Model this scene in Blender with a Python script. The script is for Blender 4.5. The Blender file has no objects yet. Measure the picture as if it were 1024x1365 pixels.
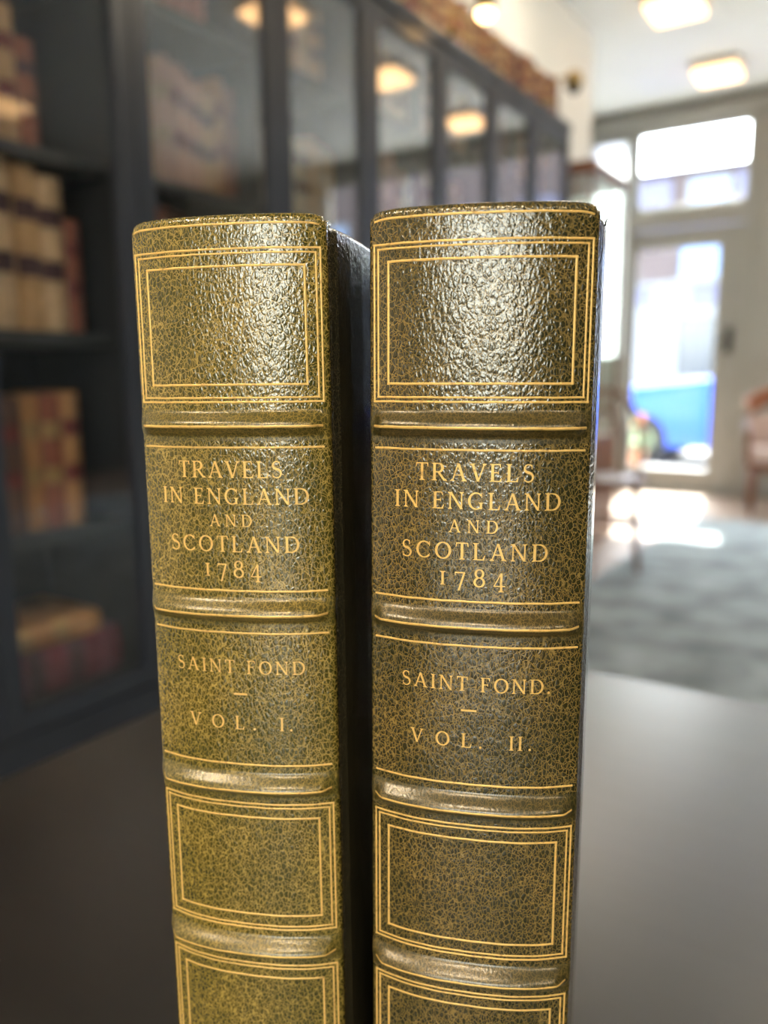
import bpy, bmesh, math, random
from mathutils import Vector, Matrix
random.seed(11)
R = math.radians
SC = bpy.context.scene
COL = SC.collection

# ------------------------------------------------------------------ camera
# room frame: +Y runs along the glazed bookcases towards the street door, +X to the right, floor at z = 0
CAM_Z = 0.955
PSI, PITCH, ROLL = R(32.9), R(9.41), R(0.35)
FPX = 1080.0
cd = bpy.data.cameras.new('camera'); cam = bpy.data.objects.new('camera', cd); COL.objects.link(cam)
cd.sensor_fit = 'VERTICAL'; cd.sensor_height = 36.0; cd.lens = 36.0 * FPX / 1365.0
cd.clip_start = 0.01; cd.clip_end = 200
cam.matrix_world = Matrix.Translation((0, 0, CAM_Z)) @ Matrix.Rotation(PSI, 4, 'Z') @ Matrix.Rotation(R(90) - PITCH, 4, 'X') @ Matrix.Rotation(-ROLL, 4, 'Z')
cd.dof.use_dof = True; cd.dof.focus_distance = 0.158; cd.dof.aperture_fstop = 9.5
SC.camera = cam

# ------------------------------------------------------------------ sky, sun, exposure
W = bpy.data.worlds.new('sky'); SC.world = W; W.use_nodes = True
wn = W.node_tree.nodes; wl = W.node_tree.links
bg = wn['Background']
sky = wn.new('ShaderNodeTexSky'); sky.sky_type = 'NISHITA'; sky.sun_disc = False
sky.sun_elevation = R(54); sky.sun_rotation = R(-8); sky.air_density = 1.0; sky.dust_density = 2.5
hs = wn.new('ShaderNodeHueSaturation'); hs.inputs['Saturation'].default_value = .30     # a hazy, whitish sky
wl.new(sky.outputs[0], hs.inputs['Color']); wl.new(hs.outputs[0], bg.inputs[0]); bg.inputs[1].default_value = 1.1
sun = bpy.data.lights.new('sun', 'SUN'); sun.energy = 16.0; sun.angle = R(0.6); sun.color = (1, .95, .86)
so = bpy.data.objects.new('sun', sun); COL.objects.link(so)
so.rotation_euler = (Vector((0.10, -0.62, -0.80))).to_track_quat('-Z', 'Y').to_euler()
SC.view_settings.view_transform = 'Standard'; SC.view_settings.look = 'None'
SC.view_settings.exposure = 1.32; SC.view_settings.gamma = 1.0; SC.view_settings.use_curve_mapping = False
SC.cycles.use_denoising = True
SC.cycles.max_bounces = 8; SC.cycles.transparent_max_bounces = 16

def portal(name, loc, sx, sz, rot):
    l = bpy.data.lights.new(name, 'AREA'); l.shape = 'RECTANGLE'; l.size = sx; l.size_y = sz; l.cycles.is_portal = True
    o = bpy.data.objects.new(name, l); COL.objects.link(o); o.location = loc; o.rotation_euler = rot
    return o
portal('portal_shopfront', (.89, 7.05, 1.75), 2.9, 2.3, (R(-90), 0, 0))
portal('portal_door', (-1.65, 7.05, 1.5), 1.5, 2.8, (R(-90), 0, 0))
portal('portal_rear', (2.47, -6.18, 1.8), 3.3, 2.0, (R(90), 0, 0))

# ------------------------------------------------------------------ helpers
class MB:
    def __init__(s): s.v = []; s.f = []
    def add(s, vs, fs):
        o = len(s.v); s.v += [tuple(v) for v in vs]; s.f += [tuple(i + o for i in f) for f in fs]; return s
    def box(s, x0, x1, y0, y1, z0, z1):
        v = [(x, y, z) for z in (z0, z1) for y in (y0, y1) for x in (x0, x1)]
        return s.add(v, [(0, 2, 3, 1), (4, 5, 7, 6), (0, 1, 5, 4), (2, 6, 7, 3), (0, 4, 6, 2), (1, 3, 7, 5)])
    def tube(s, pts, r, n=8, cap=True):
        pts = [Vector(p) for p in pts]; rs = r if isinstance(r, (list, tuple)) else [r] * len(pts)
        o = len(s.v); up = None
        for i, p in enumerate(pts):
            d = (pts[min(i + 1, len(pts) - 1)] - pts[max(i - 1, 0)]).normalized()
            if up is None: up = d.orthogonal().normalized()
            up = (up - d * up.dot(d)).normalized(); q = d.cross(up)
            for k in range(n):
                a = 2 * math.pi * k / n; s.v.append(tuple(p + (up * math.cos(a) + q * math.sin(a)) * rs[i]))
        for i in range(len(pts) - 1):
            for k in range(n):
                a, b = o + i * n + k, o + i * n + (k + 1) % n; s.f.append((a, b, b + n, a + n))
        if cap:
            s.f.append(tuple(o + k for k in reversed(range(n)))); e = o + (len(pts) - 1) * n; s.f.append(tuple(e + k for k in range(n)))
        return s
    def lathe(s, prof, c=(0, 0, 0), n=20):
        o = len(s.v)
        for r, z in prof:
            for k in range(n):
                a = 2 * math.pi * k / n; s.v.append((c[0] + r * math.cos(a), c[1] + r * math.sin(a), c[2] + z))
        for i in range(len(prof) - 1):
            for k in range(n):
                a, b = o + i * n + k, o + i * n + (k + 1) % n; s.f.append((a, b, b + n, a + n))
        s.f.append(tuple(o + k for k in reversed(range(n)))); e = o + (len(prof) - 1) * n; s.f.append(tuple(e + k for k in range(n)))
        return s
    def prism(s, poly, y0, y1):           # poly in x,z extruded along y
        n = len(poly); v = [(x, y0, z) for x, z in poly] + [(x, y1, z) for x, z in poly]
        return s.add(v, [tuple(range(n)), tuple(range(2 * n - 1, n - 1, -1))] + [(i, i + n, (i + 1) % n + n, (i + 1) % n) for i in range(n)])
    def mesh(s, name, smooth=False):
        m = bpy.data.meshes.new(name); m.from_pydata(s.v, [], s.f); m.update()
        if smooth:
            m.polygons.foreach_set('use_smooth', [True] * len(m.polygons))
        return m
    def build(s, name, mat, parent=None, smooth=False, bevel=0, fix=True, seg=2):
        m = s.mesh(name, smooth)
        if fix:
            b = bmesh.new(); b.from_mesh(m); bmesh.ops.recalc_face_normals(b, faces=b.faces); b.to_mesh(m); b.free()
        o = bpy.data.objects.new(name, m); COL.objects.link(o); m.materials.append(mat)
        if parent: o.parent = parent
        if bevel:
            md = o.modifiers.new('bevel', 'BEVEL'); md.width = bevel; md.segments = seg; md.limit_method = 'ANGLE'; md.angle_limit = R(40)
        return o

def tag(o, label=None, cat=None, group=None, kind=None):
    for k, v in (('label', label), ('category', cat), ('group', group), ('kind', kind)):
        if v: o[k] = v
    return o
def empty(name, loc=(0, 0, 0), rz=0):
    o = bpy.data.objects.new(name, None); COL.objects.link(o); o.location = loc; o.rotation_euler = (0, 0, rz); o.empty_display_size = .05
    return o

def newmat(name):
    m = bpy.data.materials.new(name); m.use_nodes = True
    return m, m.node_tree.nodes, m.node_tree.links, m.node_tree.nodes['Principled BSDF']
def mat(name, col, rough=.5, metal=0, noise=0, nscale=20, bump=0, bscale=60, spec=.5, coat=0):
    m, n, l, p = newmat(name)
    p.inputs['Base Color'].default_value = (*col, 1); p.inputs['Roughness'].default_value = rough; p.inputs['Metallic'].default_value = metal
    p.inputs['Specular IOR Level'].default_value = spec; p.inputs['Coat Weight'].default_value = coat
    tc = n.new('ShaderNodeTexCoord')
    if noise:
        t = n.new('ShaderNodeTexNoise'); t.inputs['Scale'].default_value = nscale; t.inputs['Detail'].default_value = 5
        l.new(tc.outputs['Object'], t.inputs['Vector'])
        r = n.new('ShaderNodeMapRange'); r.inputs[1].default_value = .3; r.inputs[2].default_value = .7; r.inputs[3].default_value = 1 - noise; r.inputs[4].default_value = 1 + noise
        l.new(t.outputs[0], r.inputs[0])
        mx = n.new('ShaderNodeMix'); mx.data_type = 'RGBA'; mx.blend_type = 'MULTIPLY'; mx.inputs[0].default_value = 1
        mx.inputs[6].default_value = (*col, 1); l.new(r.outputs[0], mx.inputs[7]); l.new(mx.outputs[2], p.inputs['Base Color'])
    if bump:
        t = n.new('ShaderNodeTexNoise'); t.inputs['Scale'].default_value = bscale; t.inputs['Detail'].default_value = 4
        l.new(tc.outputs['Object'], t.inputs['Vector'])
        b = n.new('ShaderNodeBump'); b.inputs['Strength'].default_value = bump; b.inputs['Distance'].default_value = .01
        l.new(t.outputs[0], b.inputs['Height']); l.new(b.outputs[0], p.inputs['Normal'])
    return m
def emit(name, col, s):
    m, n, l, p = newmat(name)
    p.inputs['Base Color'].default_value = (*col, 1); p.inputs['Emission Color'].default_value = (*col, 1); p.inputs['Emission Strength'].default_value = s
    return m
def glass(name, ior=1.75, tint=(1, 1, 1)):
    m, n, l, p = newmat(name); n.remove(p)
    out = n['Material Output']; t = n.new('ShaderNodeBsdfTransparent'); t.inputs[0].default_value = (*tint, 1)
    g = n.new('ShaderNodeBsdfGlossy'); g.inputs['Roughness'].default_value = .0
    f = n.new('ShaderNodeFresnel'); f.inputs[0].default_value = ior
    geo = n.new('ShaderNodeNewGeometry'); mx = n.new('ShaderNodeMixShader')
    pw = n.new('ShaderNodeMath'); pw.operation = 'MULTIPLY_ADD'; pw.inputs[1].default_value = 1 / ior - ior; pw.inputs[2].default_value = ior
    l.new(geo.outputs['Backfacing'], pw.inputs[0]); l.new(pw.outputs[0], f.inputs[0])     # a thin sheet reflects alike from both of its faces
    l.new(f.outputs[0], mx.inputs[0]); l.new(t.outputs[0], mx.inputs[1]); l.new(g.outputs[0], mx.inputs[2]); l.new(mx.outputs[0], out.inputs[0])
    return m

def leather(name, cell, valley, dark, grain=1.0, lines=1.0):
    """crackled goatskin: dark domed grain cells, tan wax in the creases"""
    m, n, l, p = newmat(name)
    tc = n.new('ShaderNodeTexCoord')
    mp = n.new('ShaderNodeMapping'); mp.inputs['Rotation'].default_value = (0, R(28), 0); mp.inputs['Scale'].default_value = (1.25, 1, .80)
    l.new(tc.outputs['Object'], mp.inputs[0])
    nz = n.new('ShaderNodeTexNoise'); nz.inputs['Scale'].default_value = 900; nz.inputs['Detail'].default_value = 2
    l.new(mp.outputs[0], nz.inputs['Vector'])
    wv = n.new('ShaderNodeVectorMath'); wv.operation = 'MULTIPLY_ADD'; wv.inputs[1].default_value = (.0007,) * 3
    l.new(nz.outputs[1], wv.inputs[0]); l.new(mp.outputs[0], wv.inputs[2])
    v = n.new('ShaderNodeTexVoronoi'); v.feature = 'DISTANCE_TO_EDGE'; v.inputs['Scale'].default_value = 1080
    v2 = n.new('ShaderNodeTexVoronoi'); v2.feature = 'DISTANCE_TO_EDGE'; v2.inputs['Scale'].default_value = 620
    vc = n.new('ShaderNodeTexVoronoi'); vc.inputs['Scale'].default_value = 1080
    for q in (v, v2, vc): l.new(wv.outputs[0], q.inputs['Vector'])
    big = n.new('ShaderNodeTexNoise'); big.inputs['Scale'].default_value = 55; big.inputs['Detail'].default_value = 6; big.inputs['Roughness'].default_value = .6
    l.new(tc.outputs['Object'], big.inputs['Vector'])
    def mr(src, a, b, c, d, smooth=True):
        r = n.new('ShaderNodeMapRange'); r.interpolation_type = 'SMOOTHSTEP' if smooth else 'LINEAR'
        for i, x in enumerate((a, b, c, d)): r.inputs[i + 1].default_value = x
        l.new(src, r.inputs[0]); return r.outputs[0]
    def mth(op, a, b):
        q = n.new('ShaderNodeMath'); q.operation = op
        for i, x in enumerate((a, b)):
            if isinstance(x, (int, float)): q.inputs[i].default_value = x
            else: l.new(x, q.inputs[i])
        return q.outputs[0]
    e1 = mr(v.outputs['Distance'], .005, .075, 1, 0); e2 = mr(v2.outputs['Distance'], .0, .05, 1, 0)
    edge = mth('MAXIMUM', e1, e2)
    amt = mth('MULTIPLY', edge, mr(big.outputs[0], .3, .7, .55 * lines, 1.0 * lines))
    mx = n.new('ShaderNodeMix'); mx.data_type = 'RGBA'
    cmix = n.new('ShaderNodeMix'); cmix.data_type = 'RGBA'; cmix.inputs[6].default_value = (*cell, 1); cmix.inputs[7].default_value = (*dark, 1)
    l.new(mr(big.outputs[0], .38, .68, 0, 1), cmix.inputs[0])
    l.new(amt, mx.inputs[0]); l.new(cmix.outputs[2], mx.inputs[6]); mx.inputs[7].default_value = (*valley, 1)
    l.new(mx.outputs[2], p.inputs['Base Color'])
    h = mth('ADD', mr(v.outputs['Distance'], 0, .3, 0, 1), mth('MULTIPLY', mr(v2.outputs['Distance'], 0, .28, 0, 1), 1.6))
    md = n.new('ShaderNodeTexNoise'); md.inputs['Scale'].default_value = 420; md.inputs['Detail'].default_value = 3; l.new(mp.outputs[0], md.inputs['Vector'])
    h = mth('ADD', h, mth('MULTIPLY', md.outputs[0], 2.4))
    b = n.new('ShaderNodeBump'); b.inputs['Strength'].default_value = 1.0; b.inputs['Distance'].default_value = .000023 * grain
    l.new(h, b.inputs['Height']); l.new(b.outputs[0], p.inputs['Normal'])
    p.inputs['Coat Weight'].default_value = .6; p.inputs['Coat Roughness'].default_value = .13 if grain == 1 else .27; p.inputs['Coat IOR'].default_value = 1.6; l.new(b.outputs[0], p.inputs['Coat Normal'])
    p.inputs['Roughness'].default_value = .16 if grain == 1 else .29; p.inputs['Specular IOR Level'].default_value = .9; p.inputs['Specular Tint'].default_value = (1, .87, .66, 1) if name != 'olive_board_leather' else (1, 1, 1, 1)
    return m

def gilt(name, col):
    m, n, l, p = newmat(name)
    tc = n.new('ShaderNodeTexCoord')
    t = n.new('ShaderNodeTexNoise'); t.inputs['Scale'].default_value = 900; t.inputs['Detail'].default_value = 4
    l.new(tc.outputs['Object'], t.inputs['Vector'])
    r = n.new('ShaderNodeValToRGB'); r.color_ramp.elements[0].position = .26; r.color_ramp.elements[1].position = .42
    r.color_ramp.elements[0].color = (col[0] * .55, col[1] * .48, col[2] * .45, 1); r.color_ramp.elements[1].color = (*col, 1)
    l.new(t.outputs[0], r.inputs[0]); l.new(r.outputs[0], p.inputs['Base Color'])
    p.inputs['Metallic'].default_value = .25; p.inputs['Roughness'].default_value = .38
    b = n.new('ShaderNodeBump'); b.inputs['Strength'].default_value = .4; b.inputs['Distance'].default_value = .00008
    l.new(t.outputs[0], b.inputs['Height']); l.new(b.outputs[0], p.inputs['Normal'])
    return m

def wood(name, c1, c2, rough=.4, scale=6, coat=0, axis='X'):
    m, n, l, p = newmat(name); tc = n.new('ShaderNodeTexCoord'); mp = n.new('ShaderNodeMapping')
    mp.inputs['Scale'].default_value = {'X': (.6, 9, 9), 'Y': (9, .6, 9), 'Z': (9, 9, .6)}[axis]
    l.new(tc.outputs['Object'], mp.inputs[0])
    t = n.new('ShaderNodeTexNoise'); t.inputs['Scale'].default_value = scale; t.inputs['Detail'].default_value = 7; l.new(mp.outputs[0], t.inputs['Vector'])
    r = n.new('ShaderNodeValToRGB'); r.color_ramp.elements[0].position = .3; r.color_ramp.elements[1].position = .7
    r.color_ramp.elements[0].color = (*c1, 1); r.color_ramp.elements[1].color = (*c2, 1)
    l.new(t.outputs[0], r.inputs[0]); l.new(r.outputs[0], p.inputs['Base Color'])
    b = n.new('ShaderNodeBump'); b.inputs['Strength'].default_value = .15; b.inputs['Distance'].default_value = .002
    l.new(t.outputs[0], b.inputs['Height']); l.new(b.outputs[0], p.inputs['Normal'])
    p.inputs['Roughness'].default_value = rough; p.inputs['Coat Weight'].default_value = coat; p.inputs['Coat Roughness'].default_value = .30; p.inputs['Coat IOR'].default_value = 1.55
    return m

M = dict(
    leather_l=leather('olive_leather_pale', (.058, .054, .004), (.64, .43, .095), (.095, .070, .006)),  # paler, yellower leather colour for the left volume
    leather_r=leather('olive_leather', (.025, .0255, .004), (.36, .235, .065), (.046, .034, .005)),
    band_l=leather('olive_leather_pale_burnished', (.058, .054, .004), (.64, .43, .095), (.095, .070, .006), .30, .75), band_r=leather('olive_leather_burnished', (.025, .0255, .004), (.36, .235, .065), (.046, .034, .005), .30, .75),
    board=leather('olive_board_leather', (.030, .027, .014), (.09, .07, .035), (.05, .04, .018)),
    gilt=gilt('gilt', (1.0, .63, .18)),
    pages=mat('page_edges', (.62, .53, .36), .8, noise=.15, nscale=900),
    frame=mat('charcoal_paint', (.030, .036, .048), .33, noise=.1, nscale=8),
    inside=mat('case_interior', (.018, .019, .020), .6, noise=.1, nscale=8),
    shelf=mat('shelf_paint', (.035, .038, .038), .45, noise=.1, nscale=8),
    glass=glass('clear_cabinet_glass', 1.62), glass2=glass('cabinet_glass', 2.6), glass3=glass('reflective_cabinet_glass', 3.4), wglass=glass('window_glass', 1.45, (.97, 1, .99)),
    table=wood('dark_table_wood', (.0085, .0056, .0044), (.013, .0088, .0068), .40, 7, coat=1.0),
    tablelegs=wood('dark_leg_wood', (.020, .0145, .0105), (.036, .026, .019), .4, 7, axis='Z'),
    floor=wood('oak_floor', (.24, .17, .13), (.38, .28, .22), .4, 3, axis='Y'),
    rug=mat('blue_grey_rug', (.30, .345, .375), .95, noise=.4, nscale=5, bump=.6, bscale=150, spec=.1),
    slatewall=mat('dark_green_wall', (.055, .062, .062), .7, noise=.04, nscale=3),
    white=mat('white_plaster', (.76, .75, .70), .7, noise=.03, nscale=3),
    ceil=mat('ceiling_paint', (.57, .59, .575), .75, noise=.02, nscale=2),
    joinery=mat('cream_joinery', (.29, .29, .265), .45, noise=.04, nscale=4),
    brass=mat('aged_brass', (.45, .32, .14), .35, 1),
    black=mat('black_metal', (.02, .02, .02), .4),
    mahog=wood('mahogany', (.10, .035, .016), (.19, .07, .03), .35, 5, axis='Z'),
    brownleather=mat('brown_hide', (.25, .085, .035), .45, noise=.2, nscale=12),
    pink=mat('pale_linen', (.52, .40, .36), .8, noise=.1, nscale=10),
    lampwhite=mat('lamp_housing', (.55, .53, .50), .4),
    bulb=emit('warm_diffuser', (1.0, .60, .28), 1.8), bulb4=emit('medium_diffuser', (1.0, .88, .70), 12.0), bulb3=emit('bright_diffuser', (1.0, .85, .64), 30.0),
    bulb2=emit('warm_spot', (1.0, .62, .26), 6.0),
)
# ------------------------------------------------------------------ the room
YF, XL, XR, YB, ZC = 6.9, -1.85, 4.2, -6.0, 3.05
def struct(name, mb, m, parent=None, bevel=0):
    o = mb.build(name, m, parent, bevel=bevel)
    if not parent: o['kind'] = 'structure'
    return o
struct('floor', MB().box(-2.55, XR + .15, YB - .15, YF + .15, -.1, 0), M['floor'])
struct('ceiling', MB().box(-2.55, XR + .15, YB - .15, YF + .15, ZC, ZC + .1), M['ceil'])
struct('wall_left', MB().box(-2.55, XL, YB, 5.3, 0, ZC).box(-2.55, -2.40, 5.3, YF, 0, ZC), M['white'])
struct('wall_right', MB().box(XR, XR + .15, YB, YF, 0, ZC), M['slatewall'])
wb = MB(); bx0, bx1, bz0, bz1 = .9, 4.05, .85, 2.75
wb.box(-2.55, bx0, YB - .15, YB, 0, ZC).box(bx1, XR + .15, YB - .15, YB, 0, ZC).box(bx0, bx1, YB - .15, YB, 0, bz0).box(bx0, bx1, YB - .15, YB, bz1, ZC)
struct('wall_back', wb, M['white'])
wf = MB()
wf.box(-2.55, -2.40, YF, YF + .15, 0, ZC)                               # corner
wf.box(-2.40, XR + .15, YF, YF + .15, 2.88, ZC)                         # beam over the glazing
wf.box(-2.40, -2.08, YF, YF + .15, 0, 1.08)                             # stall riser left of the door
wf.box(-1.10, -.52, YF, YF + .15, 0, 2.88)                              # pier right of the door
wf.box(-.52, 2.3, YF, YF + .15, 0, .62).box(2.3, XR + .15, YF, YF + .15, 0, 2.88)
struct('wall_front', wf, M['joinery'])
struct('trim_1', MB().box(-2.40, XR, YF - .05, YF, 2.90, 2.99), M['joinery'], bevel=.008)
struct('baseboard_left', MB().box(XL, XL + .018, 3.95, 5.3, 0, .14), M['joinery'], bevel=.004)
struct('baseboard_front', MB().box(-1.10, XR, YF - .018, YF, 0, .14), M['joinery'], bevel=.004)

# door_1: cream part-glazed door in its frame
d = empty('door_1', (0, 0, 0)); d['kind'] = 'structure'
MB().box(-2.08, -2.035, YF - .02, YF + .13, 0, 2.88).box(-1.165, -1.10, YF - .02, YF + .13, 0, 2.88).box(-2.035, -1.165, YF - .02, YF + .13, 2.12, 2.27).build('door_frame', M['joinery'], d, bevel=.006)
leaf = MB().box(-2.03, -1.99, YF + .03, YF + .075, .02, 2.11).box(-1.36, -1.17, YF + .03, YF + .075, .02, 2.11)
leaf.box(-1.99, -1.36, YF + .03, YF + .075, .02, .20).box(-1.99, -1.36, YF + .03, YF + .075, 1.96, 2.11).build('door_leaf', M['joinery'], d, bevel=.006)
MB().box(-1.99, -1.36, YF + .05, YF + .054, .20, 1.96).build('pane', M['wglass'], d)
h = MB().tube([(-1.25, YF + .03, 1.22), (-1.25, YF - .03, 1.22), (-1.33, YF - .03, 1.22)], .011, 8).build('door_handle', M['black'], d, smooth=True)
MB().box(-1.28, -1.22, YF + .022, YF + .03, 1.13, 1.33).build('handle_plate', M['black'], d, bevel=.004)
MB().box(-2.08, -1.10, YF - .04, YF + .15, 0, .03).build('threshold', M['joinery'], d, bevel=.005)

def window(name, x0, x1, z0, z1, y, muls=(), bars=(), fw=.045):
    w = empty(name); w['kind'] = 'structure'
    f = MB().box(x0, x0 + fw, y - .03, y + .03, z0, z1).box(x1 - fw, x1, y - .03, y + .03, z0, z1).box(x0 + fw, x1 - fw, y - .03, y + .03, z0, z0 + fw).box(x0 + fw, x1 - fw, y - .03, y + .03, z1 - fw, z1)
    f.build('window_frame', M['joinery'], w, bevel=.005)
    xs = [x0 + fw] + list(muls) + [x1 - fw]; zs = [z0 + fw] + list(bars) + [z1 - fw]
    for x in muls: MB().box(x - .02, x + .02, y - .03, y + .03, z0 + fw, z1 - fw).build('mullion', M['joinery'], w, bevel=.004)
    for z in bars:
        for i in range(len(xs) - 1): MB().box(xs[i] + (.02 if i else 0), xs[i + 1] - (.02 if i < len(xs) - 2 else 0), y - .03, y + .03, z - .03, z + .03).build('transom_bar', M['joinery'], w, bevel=.004)
    for i in range(len(xs) - 1):
        for j in range(len(zs) - 1):
            MB().box(xs[i], xs[i + 1], y - .002, y + .002, zs[j], zs[j + 1]).build('pane', M['wglass'], w)
    return w
window('window_1', -2.035, -1.165, 2.27, 2.88, YF + .06, fw=.03)                 # fanlight over the door
window('window_2', -2.40, -2.08, 1.08, 2.88, YF + .06, fw=.03)                   # narrow light left of the door
window('window_3', -.52, 2.3, .62, 2.88, YF + .06, (.42, 1.36), (2.2,))         # shop window
window('added_rear_window', bx0, bx1, bz0, bz1, YB - .07, (1.95, 3.0))                         # added unseen rear window, gives the spines their highlights

# added white blind: translucent sheet for the blown-out daylight in the narrow window
m_, n_, l_, p_ = newmat('glare_cloth_white'); n_.remove(p_)
df = n_.new('ShaderNodeBsdfDiffuse'); df.inputs[0].default_value = (.85, .87, .88, 1); tr_ = n_.new('ShaderNodeBsdfTranslucent'); tr_.inputs[0].default_value = (.85, .88, .90, 1)
mx_ = n_.new('ShaderNodeMixShader'); mx_.inputs[0].default_value = .5; l_.new(df.outputs[0], mx_.inputs[1]); l_.new(tr_.outputs[0], mx_.inputs[2]); l_.new(mx_.outputs[0], n_['Material Output'].inputs[0])
t = tag(empty('added_glare_blind', (-2.24, YF + .015, 1.12)), 'added white blind standing in for window glare left of the door', 'blind')
MB().add([(-.155, 0, 0), (.155, 0, 0), (.155, 0, 1.72), (-.155, 0, 1.72)], [(0, 1, 2, 3)]).build('glare_cloth', m_, t)
MB().tube([(-.155, 0, 1.72), (.155, 0, 1.72)], .014, 10).build('roller', M['joinery'], t, smooth=True)
MB().tube([(-.155, 0, 0), (.155, 0, 0)], .006, 8).build('hem_bar', M['joinery'], t, smooth=True)

# ------------------------------------------------------------------ ceiling lamps
ORD = ['nearest the street door', 'second from the street door', 'third from the street door', 'fourth from the street door', 'fifth from the street door']
def ceiling_lamp(x, y, label, m='bulb'):
    t = tag(empty('ceiling_lamp', (x, y, ZC)), label, 'ceiling lamp', 'square ceiling lamps')
    h = .16
    MB().box(-h, h, -h, h, -.045, 0).build('housing', M['lampwhite'], t, bevel=.006)
    MB().box(-h + .02, h - .02, -h + .02, h - .02, -.085, -.0455).build('diffuser', M[m], t, bevel=.012)
    return t
for j, y in enumerate((6.25, 5.06, 3.87, 2.68)):
    ceiling_lamp(-1.30, y, 'square warm ceiling lamp above the bookcase side, ' + ORD[j], 'bulb4' if j == 2 else 'bulb')
    ceiling_lamp(.35, y, 'square warm ceiling lamp along the middle of the shop, ' + ORD[j], 'bulb3' if j == 3 else 'bulb')
ceiling_lamp(3.05, 3.95, 'square warm ceiling lamp near the right wall')
ADDED_LAMPS = [(-.95, -1.1, 'near the bookcase wall'), (.35, -1.5, 'first behind the table'), (.35, -3.2, 'second behind the table'), (.35, -4.9, 'beside the added rear window'),
        (2.6, -1.5, 'first on the right'), (2.6, -3.1, 'second on the right'), (2.6, -4.7, 'third on the right')]
for x, y, w in ADDED_LAMPS: ceiling_lamp(x, y, 'added square warm ceiling lamp in the rear of the shop, ' + w, 'bulb3')  # unseen lamps added behind the camera to light the spines

# ------------------------------------------------------------------ glazed bookcases
XG = -1.45
DOORS = [(.43, .845), (.845, 1.247), (1.247, 1.728), (1.728, 2.15), (2.15, 2.588), (2.588, 3.0), (3.0, 3.4), (3.4, 3.815)]
SHZ = [.285, .64, 1.055, 1.415, 1.80]
ZT, TH = 2.10, .028
UNIT_LABEL = ['dark glazed bookcase at the far left, holding tan folios and flat stacked volumes',
              'dark glazed bookcase second from the left, behind the first green book',
              'dark glazed bookcase third from the left, with small brown books along its top',
              'dark glazed bookcase farthest from the table, nearest the display cabinet']
for u in range(4):
    y0, y1 = DOORS[2 * u][0], DOORS[2 * u + 1][1]; ym = DOORS[2 * u][1]
    t = tag(empty('glazed_bookcase', (-1.62, (y0 + y1) / 2, 0)), UNIT_LABEL[u], 'bookcase', 'glazed bookcases along the wall')
    oy = (y0 + y1) / 2; a, b, m_ = y0 - oy + .001, y1 - oy - .001, ym - oy
    fx, bk = XG + 1.62 - .006, -.20
    MB().box(bk, fx, a, a + .02, .25, ZT - .04).build('side_panel', M['inside'], t)
    MB().box(bk, fx, b - .02, b, .25, ZT - .04).build('side_panel', M['inside'], t)
    MB().box(bk + .012, fx - .05, m_ - .009, m_ + .009, .25, ZT - .04).build('divider', M['inside'], t)
    MB().box(bk, bk + .012, a + .02, b - .02, .25, ZT - .04).build('back_panel', M['inside'], t)
    MB().box(bk, fx + .02, a, b, 0, .25).build('plinth', M['frame'], t, bevel=.004)
    MB().box(bk, fx + .035, a, b, ZT - .04, ZT).build('cornice', M['frame'], t, bevel=.006)
    for z in SHZ:
        for (p, q) in ((a + .02, m_ - .009), (m_ + .009, b - .02)):
            MB().box(bk + .012, fx - .05, p, q, z - TH, z).build('shelf', M['shelf'], t, bevel=.002, seg=1)
    for (p, q), sgn in (((a, m_ - .001), 1), ((m_ + .001, b), -1)):
        e = tag(empty('door'), None); e.parent = t; e.location = (fx, 0, 0)
        s = .047; z0, z1 = .255, ZT - .045
        MB().box(.002, .028, p, p + s, z0, z1).build('stile', M['frame'], e, bevel=.003)
        MB().box(.002, .028, q - s, q, z0, z1).build('stile', M['frame'], e, bevel=.003)
        MB().box(.002, .028, p + s, q - s, z0, z0 + s).build('rail', M['frame'], e, bevel=.003)
        MB().box(.002, .028, p + s, q - s, z1 - s, z1).build('rail', M['frame'], e, bevel=.003)
        MB().box(.012, .016, p + s, q - s, z0 + s, z1 - s).build('glass_pane', M[('glass', 'glass2', 'glass3', 'glass3')[u]], e)
        ky = (q - s / 2) if sgn > 0 else (p + s / 2)
        MB().lathe([(.004, 0), (.004, .012), (.010, .016), (.011, .022), (.006, .027)], n=10).build('knob', M['brass'], e, smooth=True).matrix_local = Matrix.Translation((.028, ky, 1.16)) @ Matrix.Rotation(R(90), 4, 'Y')

# shelf books: unit meshes (thickness along y, spine towards +x, height along z), shared by every copy
def unit_book():
    n = 7; c = MB(); prof = []
    for k in range(n + 1):
        y = -.5 + k / n; prof.append((.5 + .05 * (1 - (2 * y) ** 2) - .05, y))
    zs = [0]; outs = [0]
    for zc in (.14, .31, .48, .65, .82):
        zs += [zc - .022, zc - .010, zc + .010, zc + .022]; outs += [0, .018, .018, 0]
    zs.append(1); outs.append(0)
    for z, o in zip(zs, outs):
        for x, y in prof: c.v.append((x + o, y * (1 + .0 * o), z))
    w = n + 1
    for i in range(len(zs) - 1):
        for k in range(n): c.f.append((i * w + k, i * w + k + 1, (i + 1) * w + k + 1, (i + 1) * w + k))
    c.box(-.5, .455, -.5, -.42, 0, 1).box(-.5, .455, .42, .5, 0, 1)
    pg = MB().box(-.47, .44, -.42, .42, .015, .975)
    lbs = []
    for nm, z0, z1 in (('title_label', .673, .797), ('volume_label', .333, .457)):
        lb = MB()
        for z in (z0, z1):
            for x, y in prof: lb.v.append((x + .006, y * .96, z))
        for k in range(n): lb.f.append((k, k + 1, k + 1 + w, k + w))
        lbs.append(lb.mesh(nm))
    return [c.mesh('cover', False), pg.mesh('page_block')] + lbs
UB = unit_book()
for me in UB: me.materials.append(None)
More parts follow.
